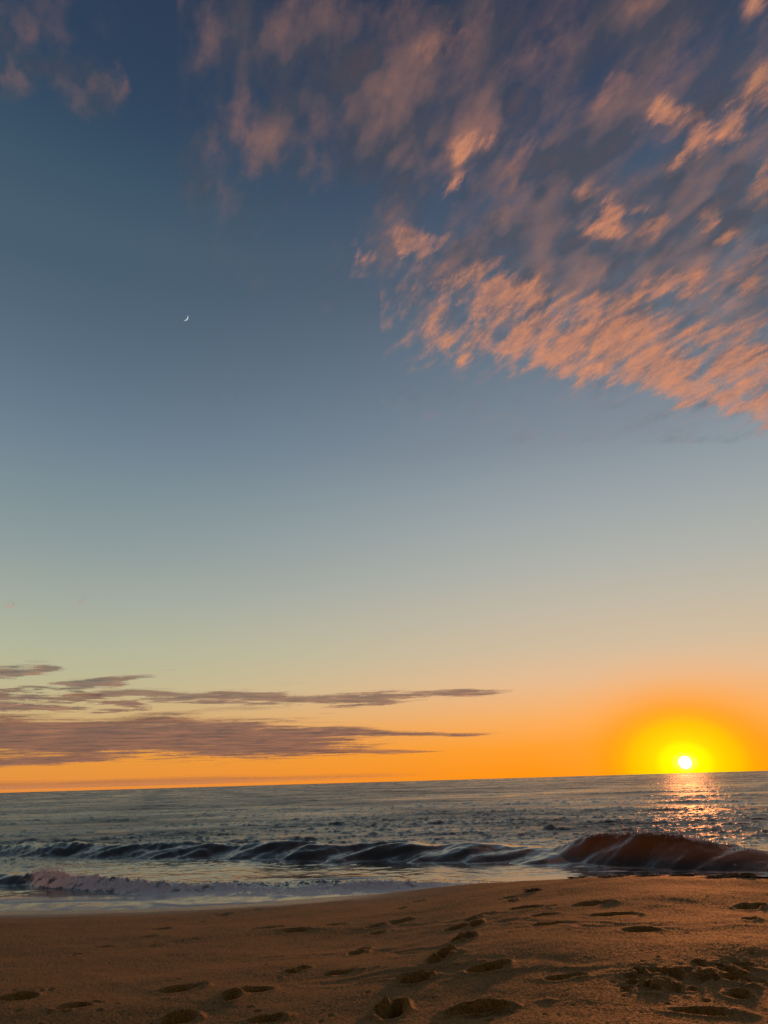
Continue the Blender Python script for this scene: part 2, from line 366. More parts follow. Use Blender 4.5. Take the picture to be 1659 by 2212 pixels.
# every print: label, then its hollows (x, y, width, height, depth, extra)
FP = [
 ('long shallow sunken footprint at the lower left corner of the sand', [(43, 2155, 74, 11, .040, {})]),
 ('small shallow footprint with a faint tail, right of the lower left corner print', [(168, 2173, 64, 10, .032, {}), (206, 2165, 30, 6, .012, {})]),
 ('broad dark oval footprint left of the heel and toe print', [(382, 2141, 84, 14, .050, {})]),
 ('deep footprint whose heel and toe hollows are split by a sunlit ridge, lower left', [(500, 2154, 44, 15, .055, {}), (553, 2141, 58, 11, .045, dict(rot=.5))]),
 ('dark footprint cut by the bottom edge, left of the other one there', [(378, 2204, 66, 14, .05, {})]),
 ('footprint with a sunlit upper rim cut by the bottom edge, left of centre', [(572, 2206, 70, 12, .05, {})]),
 ('scuffed footprint with sunlit crumbs along its edge, beside a slim dark slot', [(632, 2100, 40, 7, .035, dict(rot=.5)), (655, 2094, 40, 7, .03, dict(rot=.6))]),
 ('slim dark slot shaped footprint right of the scuffed one', [(733, 2103, 74, 7, .032, {})]),
 ('small paired hollows of a footprint left of the mid beach line of prints', [(766, 2061, 34, 9, .05, {}), (785, 2054, 26, 7, .045, {})]),
 ('tiny faint footprint on the far left of the sand', [(150, 2066, 30, 5, .022, dict(grow=2.0)), (166, 2062, 26, 6, .03, dict(grow=2.0))]),
 ('faint thin footprint just up the beach from the far left one', [(220, 2046, 44, 4, .022, {})]),
 ('thin slanting footprint mark on the left sand below the surf', [(317, 2024, 36, 4, .022, dict(rot=.4))]),
 ('short dark footprint mark nearest the left waterline in its track', [(355, 2007, 36, 5, .030, dict(grow=1.9))]),
 ('small dark footprint left of centre close to the waterline', [(434, 1992, 28, 5, .028, {})]),
 ('dark crumbly footprint near the waterline under the foam', [(480, 1977, 38, 6, .032, {})]),
 ('tiny dark footprint highest on the beach left of centre', [(556, 1967, 28, 4, .022, {})]),
 ('long thin footprint left of its twin in the middle of the sand', [(574, 2005, 62, 5, .026, {})]),
 ('long dark footprint right beside its paler twin in mid beach', [(640, 2011, 66, 6, .036, {})]),
 ('pale thin footprint with a lit rim up the beach at centre', [(726, 1998, 60, 4, .024, {})]),
 ('flat footprint left of the stacked small prints at centre', [(808, 2003, 46, 5, .028, {})]),
 ('roundish footprint with a raised rim below the flat centre one', [(817, 2016, 36, 7, .036, {})]),
 ('wide footprint with a raised lip at centre of the beach', [(866, 1991, 60, 7, .040, {})]),
 ('small dark footprint close to the crest at centre', [(901, 1948, 26, 5, .034, {})]),
 ('small dark footprint below and left of the crest one', [(866, 1963, 22, 5, .034, {})]),
 ('short footprint farthest up the right hand track', [(1100, 1939, 32, 4, .028, dict(grow=2.2)), (1104, 1947, 18, 6, .04, dict(grow=2.2))]),
 ('long level footprint right of the centre track, upper of two', [(1130, 1963, 68, 6, .036, {})]),
 ('long level footprint right of the centre track, lower of two', [(1175, 1977, 62, 5, .030, {})]),
 ('pair of slim footprint hollows joined end to end at centre right', [(1046, 1976, 40, 6, .036, {}), (1018, 1986, 40, 5, .030, {})]),
 ('footprint of a long slot meeting a deep round toe hole', [(985, 2005, 50, 6, .038, {}), (1028, 1998, 32, 10, .06, {})]),
 ('deep footprint with a heart shaped dark hollow and sunlit mound beside it', [(990, 2031, 30, 13, .070, {}), (1012, 2027, 34, 12, .05, dict(rim=.7))]),
 ('deep footprint with two dark hollows either side of a bright ridge', [(962, 2058, 40, 10, .07, {}), (946, 2072, 50, 17, .05, {})]),
 ('wide footprint with a peaked sunlit heap on its right', [(925, 2110, 40, 7, .045, {}), (901, 2121, 60, 14, .050, dict(rim=.6))]),
 ('long oval footprint with a smooth sunlit mound along its far side', [(1050, 2094, 92, 11, .055, dict(rim=.5))]),
 ('pale shallow footprint alone right of the oval one', [(1205, 2115, 66, 10, .028, {}), (1250, 2108, 36, 6, .018, {})]),
 ('deepest footprint, a dark double pit at the bottom centre', [(862, 2174, 46, 14, .085, {}), (846, 2193, 66, 24, .07, dict(rim=.55))]),
 ('large shoe print with rows of tread bumps at the bottom edge', [(1045, 2186, 130, 13, .05, dict(rim=.55)), ('tread', 1058, 2194, 110, 12, .014, 9)]),
 ('faint shoe print with tread bumps at the lower right corner', [(1505, 2186, 130, 10, .034, {}), ('tread', 1520, 2190, 130, 12, .012, 10)]),
 ('wide level footprint high on the right half of the beach', [(1278, 1955, 80, 6, .036, {})]),
 ('wide footprint with a raised far lip right of the wide level one', [(1318, 1977, 84, 6, .034, {})]),
 ('thin arched footprint below the centre right pair', [(1190, 1996, 76, 5, .028, {})]),
 ('wide soft footprint on the right half above the churned sand', [(1384, 2011, 84, 7, .034, {})]),
 ('double footprint by the right edge of the beach', [(1612, 1961, 46, 7, .045, {}), (1640, 1958, 30, 8, .04, {})]),
 ('small oval footprint below the double one by the right edge', [(1618, 1987, 34, 6, .038, {})]),
 ('round crumbled footprint under the churned sand at the right', [(1600, 2152, 44, 13, .045, {})]),
]
for k, (lab, hs) in enumerate(FP, 1):
    for h in hs:
        if h[0] == 'tread': tread(*h[1:])
        else: dent(h[0], h[1], h[2], h[3], h[4], mask_id=k, **h[5])
# the two patches of churned sand
CHURN = [('wide patch of churned sand with jagged clods, left of the two by the right edge', (1424, 2118, 190, 62)), ('rough dark patch of dug up sand nearest the right edge', (1570, 2098, 150, 52))]
for k, (lab, (px, py, wp, hp)) in enumerate(CHURN):
    g = random.Random(40+k)
    p, a, r = sand_at(px, py); dm = (p-CAM)@FW
    for i in range(24):
        dent(px+g.uniform(-.5, .5)*wp*.8, py+g.uniform(-.5, .5)*hp*.8, g.uniform(14, 36), g.uniform(4, 9), g.uniform(.012, .032), rot=g.uniform(-.8, .8), rim=.35)
    qx = ((sx-p[0])*math.cos(a)-(sy-p[1])*math.sin(a))/(wp/2*dm/F)
    qy = ((sx-p[0])*math.sin(a)+(sy-p[1])*math.cos(a))/(hp/2*dm/F/((ZC-p[2])/r))
    q = np.hypot(qx, qy)+.15*samp(SM1, sx/1.7, sy/1.7)
    wgt = 1-sm(q, .6, 1.15)
    sand_z += wgt*(.007*samp(SM1, sx/1.6, sy/1.6)+.003*samp(FBM, sx/1.1, sy/1.1))
    foot_id[(q < 1.05) & (foot_id == 0)] = 100+k
# shallow drag lines
for pts in ([(-60, 2078), (120, 2066), (330, 2046), (470, 2024), (640, 2010)], [(480, 2012), (640, 2001), (820, 1996), (1010, 1990)], [(560, 2074), (800, 2058), (1010, 2048)], [(1100, 1990), (1290, 1998), (1480, 2000), (1660, 1994)], [(700, 2126), (900, 2098), (1200, 2100), (1400, 2090)]):
    g = [sand_at(*p)[0][:2] for p in pts]; best = np.full(rr.shape, 9.0)
    for a_, b_ in zip(g[:-1], g[1:]):
        ab_ = b_-a_; t_ = np.clip(((sx-a_[0])*ab_[0]+(sy-a_[1])*ab_[1])/(ab_@ab_), 0, 1)
        best = np.minimum(best, np.hypot(sx-a_[0]-t_*ab_[0], sy-a_[1]-t_*ab_[1]))
    best = best+.06*samp(SM2, sx/2.5, sy/2.5)
    sand_z += -.007*np.exp(-(best/.07)**2)*np.clip(.7+.7*samp(SM1, sx/6, sy/6), 0, 1.3)+.004*np.exp(-((best-.16)/.06)**2)
# little irregularities everywhere: pits, crumbs, faint old tracks
for i in range(150):
    px = random.uniform(-40, 1700); t_ = random.random(); py = 1960+(2230-1960)*t_
    if px > 900: py -= 40*(1-t_)
    wpx = random.uniform(5, 13)*(.5+t_)
    dent(px, py, wpx, wpx*.3, random.uniform(.004, .010), rim=.3)

sand_z += rng.standard_normal(sand_z.shape)*.0006*np.clip(rr/5, .4, 2)
SP = np.stack([sx, sy, sand_z], -1)
SN = grid_normals(SP)
wet = np.broadcast_to((1-crest)*1.0, rr.shape)*sm(rr/er, .72, .95)
wet = np.maximum(wet, sm(rr, er-.9, er-.2)*(1-.5*crest))
fc = grid_faces(*rr.shape)
fid = np.minimum.reduce([foot_id[:-1, :-1], foot_id[1:, :-1], foot_id[:-1, 1:], foot_id[1:, 1:]])
Pf, Nf, wf = SP.reshape(-1, 3), SN.reshape(-1, 3), wet.reshape(-1)
def emit(name, sel, mat, attrs_all, Pf, Nf, fc, parent=None):
    f = fc[sel]
    if len(f) == 0: return None
    v, ff, nn, at = sub(Pf, Nf, f.reshape(-1, 4), attrs_all)
    return mesh_obj(name, v, ff, mat, parent, at, nn)
o = emit('beach', fid == 0, SAND, {'wet': wf}, Pf, Nf, fc); tag(o, kind='structure')
for k, (lab, hs) in enumerate(FP, 1):
    o = emit('footprint', fid == k, SAND, {'wet': wf}, Pf, Nf, fc)
    if o: tag(o, lab, 'footprint', 'footprints pressed into the beach')
for k, (lab, _) in enumerate(CHURN):
    o = emit('churned_sand', fid == 100+k, SAND, {'wet': wf}, Pf, Nf, fc)
    if o: tag(o, lab, 'sand patch', 'patches of churned sand')
# the beach goes on behind the camera
bx, by = np.meshgrid(np.linspace(-60, 60, 61), np.linspace(-60, 2.3, 40), indexing='ij')
bz = np.full_like(bx, 1.5)+.05*samp(FBM3, bx/14, by/14)
bz -= .10*sm(np.hypot(bx, by), 2.6, 1.4)*0
bp = np.stack([bx, by, bz-.06-.35*sm(by, .5, 2.3)], -1)
o = mesh_obj('beach', bp.reshape(-1, 3), grid_faces(*bx.shape).reshape(-1, 4)[:, ::-1], SAND, None, {'wet': np.zeros(bx.size)}); tag(o, kind='structure')

# ------------------------------------------------------------------ sea
US = np.concatenate([np.linspace(1/13.5, 1/45.0, 330), np.linspace(1/45.0, 1/6000.0, 190)[1:], [1/12000., 1/60000.]]); RS = 1/US
ra, ab = np.meshgrid(RS, AZ, indexing='ij')
ox = ra*np.sin(ab); oy = ra*np.cos(ab)
# chop
fade = .13+.87*sm(ra, 26, 42)
z = fade*(.040*(1-.35*sm(ra, 40, 60))*samp(OC1, ox/46, oy/46)+.034*samp(OC2, ox/9.7+.2, oy/9.7)+.006*samp(OC2, (ox*.9+oy*.2)/2.9, (oy*.9-ox*.2)/2.9))
z += 0.022*samp(OC4, ox/140+.3, oy/115+.2)*sm(ra, 34, 60)
z += .07*samp(OC3, ox/160+.1, oy/160+.4)*sm(ra, 45, 90)
chop = .09+.91*sm(ra, 27, 40)
foam = np.zeros_like(z); wid = np.zeros(z.shape, int)

def wave(crest_pts, foot_pts, face, back, amp_pts, ident, sharp=1.5, jit=.25, thr=.30, rip=.035):
    """a wave whose crest and foot follow two lines; returns its height map and the local coordinate"""
    ce = line(crest_pts, 4); fe = line(foot_pts, 8); am = along(amp_pts, 8)
    rf = ZC/np.tan(-fe)
    rc = rf+face
    hc = np.clip(ZC-rc*np.tan(-ce), .02, 2)*am
    rw = ra+jit*samp(SM2, (ox+.6*oy)/16, (oy-.5*ox)/7)*1.3+rip*samp(SM1, (ox+.8*oy)/7, (oy-.6*ox)/2.2)
    u = (rw-rf[None, :])/face
    front = np.clip(u, 0, 1); front = front**sharp
    bk = np.exp(-((np.maximum(rw-rc[None, :], 0))/back)**1.3)
    hgt = hc[None, :]*np.where(rw < rc[None, :], front, bk)
    own = (hgt > thr*hc[None, :]) & (am[None, :] > .25) & (rw > rf[None, :]) & (rw < rc[None, :]+back*.8)
    wid[own & (wid == 0)] = ident
    return hgt, u, am

# 1 the breaking wave at the right
h1, u1, a1 = wave([(1100, 1838), (1180, 1832), (1230, 1815), (1290, 1803), (1400, 1802), (1480, 1810), (1560, 1824), (1659, 1838), (1900, 1850)],
                  [(1000, 1860), (1180, 1866), (1290, 1872), (1400, 1878), (1480, 1882), (1659, 1886), (2000, 1888)], 1.7, 3.2,
                  [(1060, .1), (1150, .6), (1210, .85), (1290, 1), (1700, 1), (1850, .7), (2100, 0)], 1, .95, .09, .30, .006)
# 2 the dark swell left of it
h2, u2, a2 = wave([(-300, 1822), (0, 1818), (130, 1811), (300, 1815), (420, 1812), (520, 1816), (620, 1808), (700, 1817), (850, 1814), (930, 1820), (1000, 1815), (1100, 1822), (1200, 1828), (1400, 1822)],
                  [(-300, 1852), (0, 1850), (250, 1856), (500, 1858), (700, 1864), (900, 1864), (1100, 1866), (1250, 1872), (1400, 1880)], 2.1, 3.0,
                  [(-500, .4), (0, .70), (130, .85), (260, .62), (420, .9), (530, .75), (640, .95), (730, .72), (860, .95), (950, .8), (1030, .95), (1120, .75), (1200, .85), (1290, .4), (1400, 0)], 2, 1.0, .20, .30, .010)
h = np.maximum(h1, h2)
# nearer ridges in front of the swell
for cx, wd, yc, yf in ((480, 120, 1836, 1858), (650, 90, 1844, 1862), (300, 130, 1838, 1856), (790, 70, 1828, 1856), (960, 110, 1830, 1862), (1090, 80, 1832, 1858), (120, 120, 1834, 1854)):
    hk, uk, ak = wave([(0, yc+2), (cx, yc), (1659, yc+2)], [(0, yf), (1659, yf)], 1.1, .9, [(cx-wd, 0), (cx-wd*.5, .6), (cx, 1), (cx+wd*.5, .6), (cx+wd, 0)], 2, 1.1, .20, .30, .015)
    h = (h**2.5+hk**2.5)**.4
# low swell farther out
for y0, amp in ((1777, .09), (1757, .10), (1738, .13)):
    e0 = line([(0, y0+24), (1659, y0-6)], 8)*1.0
    r0 = ZC/np.tan(-e0)
    q = (ra-r0[None, :]+2.5*samp(FBM3, ox/60, oy/60))/(r0[None, :]*.045)
    h += amp*np.clip(.4+.9*samp(FBM3, ox/55+y0*.01, oy/200), 0, 1.4)*np.exp(-q*q)
z = z*(1+.0*h)+h
chop *= 1-.6*np.clip(h/.4, 0, 1)
chop *= 1-.6*np.clip(h1/.3, 0, 1)*(u1 < 1.1)
# foam on the crest of the breaking wave and at its foot
a_c = along([(1180, 0), (1260, .4), (1340, .6), (1380, 1), (1480, 1), (1540, .5), (1640, .15), (1700, 0)], 5)
foam += np.exp(-((u1-1.06)/.10)**2)*a_c[None, :]*.62
z += np.exp(-((u1-1.05)/.12)**2)*a_c[None, :]*(.030+.05*np.abs(samp(ROUGH, ox/4, oy/4)))
# streaks of old foam between the waves
flat_zone = sm(ra, 17, 20)*(1-sm(ra, 27, 33))
foam += flat_zone*np.clip(.04+.14*samp(FBM, ox/7, oy/3.2), 0, .30)*(.5+.5*sm(AZ, R(-25), R(8)))[None, :]
foam += np.clip(.20+.20*samp(FBM, ox/6+.5, oy/2.6), 0, .5)*np.exp(-((u1+.75)/.6)**2)*a1[None, :]
# 3 the surf running up the left of the beach
h3, u3, a3 = wave([(-300, 1884), (0, 1888), (50, 1890), (75, 1886), (105, 1880), (140, 1888), (180, 1894), (250, 1901), (330, 1906), (450, 1908), (600, 1908), (700, 1905), (800, 1905), (900, 1909), (1000, 1912), (1150, 1910)],
                  [(-300, 1909), (0, 1913), (100, 1918), (230, 1929), (330, 1939), (600, 1941), (800, 1936), (900, 1931), (1000, 1927), (1150, 1922)], 1.0, 1.3,
                  [(-500, .3), (0, 1), (900, 1), (1000, .85), (1100, .4), (1200, 0)], 3, .8, .10, .22)
br = along([(-300, 0), (40, 0), (80, .9), (110, 1), (1100, 1), (1200, .4), (1250, 0)], 5)[None, :]
lump = np.abs(samp(SM1, ox/4.5, oy/4.5))*.6+np.abs(samp(SM1, ox/1.7+.3, oy/1.7))*.3+.1*np.abs(samp(FBM, ox/1.5, oy/1.5))
body = np.clip(h3/.22, 0, 1)*br
z += h3+body*(.05*lump+.026*samp(FBM, ox/1.1, oy/1.1)-.02)
foam = np.maximum(foam, br*sm(h3, .0, .04)*(.78+.16*samp(FBM, ox/2.2, oy/2.2))*(1-.65*sm(u3, 1.25, 1.9)))
chop *= 1-.6*body
# second small line of foam behind the surf, nearer the berm
h4, u4, a4 = wave([(300, 1900), (560, 1898), (700, 1894), (800, 1895), (900, 1901), (1000, 1905), (1150, 1902)], [(300, 1914), (600, 1915), (800, 1914), (1000, 1916), (1200, 1912)], 1.1, .8,
                  [(480, 0), (620, .8), (760, 1), (900, .8), (1050, .4), (1180, 0)], 3, 1.0, .12)
z = np.maximum(z, h4+.0)+.0
foam = np.maximum(foam, sm(h4, .03, .12)*a4[None, :]*(.38+.22*samp(FBM2, ox/1.3, oy/1.1)))
# thin sheet of swash sliding over the sand
se = edge_r[None, :]
swash = (1-sm(ra, se+2.2, se+3.6))*(1-crest)
z = z*(1-.92*swash)+.030*swash
lobe = along([(-300, 1948), (0, 1950), (350, 1949), (410, 1954), (430, 1960), (480, 1958), (560, 1951), (800, 1945)], 3)
foam = np.maximum(foam, swash*(.54+.05*samp(FBM3, ox/5, oy/2)))
chop *= 1-.85*swash
for (pts, wdt) in (([(-300, 1953), (0, 1951), (200, 1946), (360, 1944)], .10), ([(330, 1953), (400, 1957), (450, 1955), (560, 1951), (700, 1943)], .08)):
    e_ = line(pts, 4); r_ = (ZC-.03)/np.tan(-e_)
    win = along([(pts[0][0]-20, 0), (pts[0][0]+30, 1), (pts[-1][0]-40, 1), (pts[-1][0], 0)], 4)[None, :]
    z += .018*np.exp(-((ra-r_[None, :])/wdt)**2)*win
    foam += .35*np.exp(-((ra-r_[None, :])/wdt)**2)*win
thin = a1[None, :]*np.exp(-((u1-.75)/.5)**2)*np.clip(h1/.3, 0, 1)
chop *= np.clip(1+.20*samp(FBM, (ox+.3*oy)/70, oy/28)+.16*samp(FBM, ox/420, oy/260)+.08*samp(FBM, ox/2600, oy/1500), .35, 2.0)
OP = np.stack([ox, oy, z], -1); ON = grid_normals(OP)
oattr = {'foam': np.clip(foam, 0, 1).reshape(-1), 'chop': chop.reshape(-1), 'thin': thin.reshape(-1)}
oc = grid_faces(*ra.shape); owid = wid[:-1, :-1]
Po, No = OP.reshape(-1, 3), ON.reshape(-1, 3)
o = emit('sea', owid == 0, WATER, oattr, Po, No, oc); tag(o, kind='structure')
brk = emit('breaking_wave', owid == 1, WATER, oattr, Po, No, oc); tag(brk, 'tall brown backlit wave about to break at the right, glowing spray on its crest', 'wave')
swl = emit('swell_wave', owid == 2, WATER, oattr, Po, No, oc); tag(swl, 'long dark rippled swell crossing the water left of the breaking wave', 'wave')
srf = emit('surf_wave', owid == 3, WATER, oattr, Po, No, oc); tag(srf, 'low foaming white surf rolling onto the sand at the left', 'wave')

# spray: droplets and froth thrown up
ICO = np.array([(0, 0, 1), (.894, 0, .447), (.276, .851, .447), (-.724, .526, .447), (-.724, -.526, .447), (.276, -.851, .447),
                (.724, .526, -.447), (-.276, .851, -.447), (-.894, 0, -.447), (-.276, -.851, -.447), (.724, -.526, -.447), (0, 0, -1)])
ICF = np.array([(0, 1, 2), (0, 2, 3), (0, 3, 4), (0, 4, 5), (0, 5, 1), (1, 6, 2), (2, 7, 3), (3, 8, 4), (4, 9, 5), (5, 10, 1),
                (6, 7, 2), (7, 8, 3), (8, 9, 4), (9, 10, 5), (10, 6, 1), (11, 7, 6), (11, 8, 7), (11, 9, 8), (11, 10, 9), (11, 6, 10)])
def droplets(name, pts, rad, parent):
    n = len(pts); v = (pts[:, None, :]+ICO[None]*rad[:, None, None]*(1+.25*rng.standard_normal((n, 12, 1)))).reshape(-1, 3)
    f = (ICF[None]+12*np.arange(n)[:, None, None]).reshape(-1, 3)
    return mesh_obj(name, v, f, FOAM, parent)
def crest_points(hmap, us, n, px_w, umin, umax, up, spread):
    """random points over a wave crest, weighted along the picture's x"""
    prob = np.interp(AZ, azel([p[0] for p in px_w], [1850]*len(px_w))[0], [p[1] for p in px_w], left=0, right=0)
    prob = prob*np.gradient(AZ); prob /= prob.sum()
    ci = rng.choice(len(AZ), n, p=prob); out = []
    for c in ci:
        rows = np.nonzero((us[:, c] > umin) & (us[:, c] < umax))[0]
        if len(rows) == 0: continue
        k = rng.choice(rows); b = OP[k, c]
        out.append(b+np.array([rng.normal(0, spread), rng.normal(0, spread), abs(rng.normal(0, up))]))
    return np.array(out)
p_ = crest_points(h1, u1, 900, [(1210, 0), (1260, .3), (1340, .5), (1380, 1), (1480, 1), (1550, .4), (1650, .1)], .9, 1.15, .045, .05)
droplets('spray', p_, rng.uniform(.006, .018, len(p_)), brk)
p_ = crest_points(h3, u3, 700, [(70, .2), (100, 1.2), (130, .7), (180, .5), (300, .6), (1000, .5), (1120, .1)], .5, 1.3, .035, .05)
q_ = crest_points(h3, u3, 500, [(70, .0), (92, 1), (118, 1), (150, 0)], .7, 1.3, .085, .06)
p_ = np.concatenate([p_, q_]); droplets('spray', p_, rng.uniform(.004, .014, len(p_)), srf)

# ------------------------------------------------------------------ clods of dark sand along the crest of the beach
CLOD, n_ = new_mat('dark_sand')
P_ = n_.n('ShaderNodeNewGeometry').outputs['Position']; f_, _c = n_.noise(P_, 40, 4)
b_ = n_.n('ShaderNodeBsdfPrincipled'); n_.put(b_.inputs['Base Color'], n_.mix(f_, (.09, .045, .012, 1), (.20, .10, .03, 1))); b_.inputs['Roughness'].default_value = .8
n_.put(n_.n('ShaderNodeOutputMaterial').inputs[0], b_.outputs[0])
CLODS = [('low dark clump of sand on the crest, leftmost of the row', 1255, 1888, 46, 7), ('tiny dark clod on the crest beside the leftmost clump', 1302, 1884, 22, 5),
         ('flat dark strip of sand on the crest in mid row', 1338, 1881, 56, 5), ('long low dark clump on the crest left of the humped one', 1412, 1877, 54, 5),
         ('smooth humped dark clump on the crest under the sun', 1478, 1873, 50, 7), ('flat dark clump just below the crest toward the right edge', 1546, 1893, 56, 8),
         ('large ragged dark mound of sand near the right edge of the beach', 1598, 1890, 84, 13), ('dark lump lying alone on the sand right of centre', 1158, 1921, 44, 8)]
for i, (lab, px, py, wp, hp) in enumerate(CLODS):
    p, a, r = sand_at(px, py+hp*.4); dm = (p-CAM)@FW
    th = np.linspace(0, 2*math.pi, 48, endpoint=False); ph = np.linspace(0, 1, 12)
    tt, pp = np.meshgrid(th, ph, indexing='ij')
    rad = np.cos(pp*math.pi/2); hh = np.sin(pp*math.pi/2)
    lx = np.cos(tt)*rad*wp/2*dm/F; ly = np.sin(tt)*rad*wp/2*dm/F*.6
    nz = 1+.28*samp(FBM2, lx/.9+i*.17, ly/.9+pp*.3)+.15*samp(ROUGH, lx/1.2+i*.3, ly/1.2)
    lz = hh*.5*hp*dm/F*np.clip(nz, .3, 1.6)-.01
    lx = lx*nz; ly = ly*nz
    v = np.stack([p[0]+lx*math.cos(a)+ly*math.sin(a), p[1]-lx*math.sin(a)+ly*math.cos(a), p[2]+lz], -1)
    idx = np.arange(tt.size).reshape(tt.shape); nx = np.roll(idx, -1, 0)
    f = np.stack([idx[:, :-1], nx[:, :-1], nx[:, 1:], idx[:, 1:]], -1).reshape(-1, 4)
    o = mesh_obj('sand_clod', v.reshape(-1, 3), f, CLOD); tag(o, lab, 'seaweed', 'dark clumps along the beach crest')

# ------------------------------------------------------------------ sun and moon
def emission(name, col, s):
    m, n = new_mat(name); e = n.n('ShaderNodeEmission'); e.inputs[0].default_value = col; e.inputs[1].default_value = s
    n.put(n.n('ShaderNodeOutputMaterial').inputs[0], e.outputs[0]); return m
def sphere(n=48, mrows=24):
    th = np.linspace(0, 2*math.pi, n, endpoint=False); ph = np.linspace(-math.pi/2, math.pi/2, mrows)
    tt, pp = np.meshgrid(th, ph, indexing='ij')
    v = np.stack([np.cos(pp)*np.cos(tt), np.cos(pp)*np.sin(tt), np.sin(pp)], -1)
    idx = np.arange(tt.size).reshape(tt.shape); nx = np.roll(idx, -1, 0)
    return v.reshape(-1, 3), np.stack([idx[:, :-1], nx[:, :-1], nx[:, 1:], idx[:, 1:]], -1).reshape(-1, 4)
v, f = sphere(); D = 38000.0
o = mesh_obj('sun', v*D*math.tan(R(.42))+CAM+sun_dir*D, f, emission('sun_glow', (1, .93, .70, 1), 4.0)); tag(o, 'small white setting sun just above the horizon in a yellow glow', 'sun')
# crescent: the lit lune of a ball, seen from here, its horns up and to the left
md = ray(400, 686); D = 38000.0; mr = D*math.tan(R(.24))
cr_, cu_ = RT, UP
th = np.linspace(-math.pi/2, math.pi/2, 40)[:, None]; q = np.linspace(0, 1, 9)[None, :]
lo, hi = .62, 1.0
x_ = (lo+(hi-lo)*q)*np.cos(th); y_ = np.sin(th)*np.ones_like(q); z_ = np.sqrt(np.clip(1-x_**2-y_**2, 0, None))
rot = R(-38); X_ = x_*math.cos(rot)-y_*math.sin(rot); Y_ = x_*math.sin(rot)+y_*math.cos(rot)
v = CAM+md*D+mr*(X_[..., None]*cr_+Y_[..., None]*cu_-z_[..., None]*md)
o = mesh_obj('moon', v.reshape(-1, 3), grid_faces(40, 9).reshape(-1, 4), emission('moonlight', lin((200, 208, 210)), 1.0)); tag(o, 'thin white crescent moon alone in the clear blue sky', 'moon')

# ------------------------------------------------------------------ clouds
def blobs(px, py, bl):
    e = np.zeros_like(px)
    for b in bl:
        cx, cy_, rx, ry = b[:4]; ro = R(b[4]) if len(b) > 4 else 0; am = b[5] if len(b) > 5 else 1.0
        dx = px-cx; dy = py-cy_
        qx = (dx*math.cos(ro)+dy*math.sin(ro))/rx; qy = (-dx*math.sin(ro)+dy*math.cos(ro))/ry
        e = e+am*np.exp(-(qx*qx+qy*qy)) if am < 0 else np.maximum(e, am*np.exp(-(qx*qx+qy*qy)))+.25*np.minimum(e, am*np.exp(-(qx*qx+qy*qy)))
    return e
def cloud(name, label, alt, box, step, bl, mat, noise, lo, hi, amax, thick, group, nscale, stretch=(1, 1), nrot=0.0):
    x0, y0, x1, y1 = box
    gx = np.arange(x0, x1+step[0], step[0]); gy = np.arange(y0, y1+step[1], step[1])
    py, px = np.meshgrid(gy, gx, indexing='ij')
    d = ray(px, py); d[..., 2] = np.maximum(d[..., 2], .0035)
    tt = (alt-ZC)/d[..., 2]
    P = CAM+d*tt[..., None]
    c, s_ = math.cos(nrot), math.sin(nrot)
    ux = (P[..., 0]*c+P[..., 1]*s_)/(nscale*stretch[0]); uy = (-P[..., 0]*s_+P[..., 1]*c)/(nscale*stretch[1])
    off = (x0*.0131+y0*.0077) % 1
    nz = .55*samp(SM1, ux/4+off, uy/4)+.45*samp(FBM, ux*.6, uy*.6+off)
    env = blobs(px, py, bl)
    den = sm(env+noise*nz*(.35+.65*sm(env, 0, .4)), lo, hi)
    den[[0, -1], :] *= 0; den[:, [0, -1]] *= 0
    den *= amax
    N = thick*sm(env, 0, 1.0)*np.minimum(1, den/amax*3)
    bot = P.copy(); top = P.copy(); top[..., 2] += N
    fcs = grid_faces(*px.shape)
    mx = np.maximum.reduce([den[:-1, :-1], den[1:, :-1], den[:-1, 1:], den[1:, 1:]])
    msk = mx > .012
    if name == 'cloud_bank':                 # one bank is one connected cloud: drop stray flecks
        lab = np.zeros(msk.shape, int); cur = 0
        for r0, c0 in np.argwhere(msk):
            if lab[r0, c0]: continue
            cur += 1; st = [(r0, c0)]; lab[r0, c0] = cur
            while st:
                r_, c_ = st.pop()
                for r2, c2 in ((r_+1, c_), (r_-1, c_), (r_, c_+1), (r_, c_-1)):
                    if 0 <= r2 < msk.shape[0] and 0 <= c2 < msk.shape[1] and msk[r2, c2] and not lab[r2, c2]:
                        lab[r2, c2] = cur; st.append((r2, c2))
        msk = lab == 1+np.argmax(np.bincount(lab.ravel())[1:])
    keep = fcs[msk]
    if len(keep) == 0: return None
    nv = px.size
    allf = np.concatenate([keep[:, ::-1], keep+nv])
    V = np.concatenate([bot.reshape(-1, 3), top.reshape(-1, 3)])
    top_a = .12*den.reshape(-1); a = np.concatenate([1-(1-den.reshape(-1))/(1-top_a), top_a])       # base and top shell together give the density
    u, inv = np.unique(allf.ravel(), return_inverse=True)
    # droplets scatter sunlight forward: the ragged underside sends it on towards the side away from the sun
    nn = np.stack([mat['rag']*samp(SM1, ux/2+.1, uy/2), mat['rag']*samp(SM1, ux/2+.6, uy/2+.3), -1+.2*samp(SM1, ux/3, uy/3)], -1)-mat['fwd']*ld
    nn = nn/np.linalg.norm(nn, axis=-1, keepdims=True); nt = np.stack([nn[..., 0]*.3, nn[..., 1]*.3, np.ones(nn.shape[:2])], -1)
    NN = np.concatenate([nn.reshape(-1, 3), nt.reshape(-1, 3)])
    o = mesh_obj(name, V[u], inv.reshape(-1, 4), mat, None, {'cover': a[u]}, NN[u])
    tag(o, label, 'cloud', group); return o
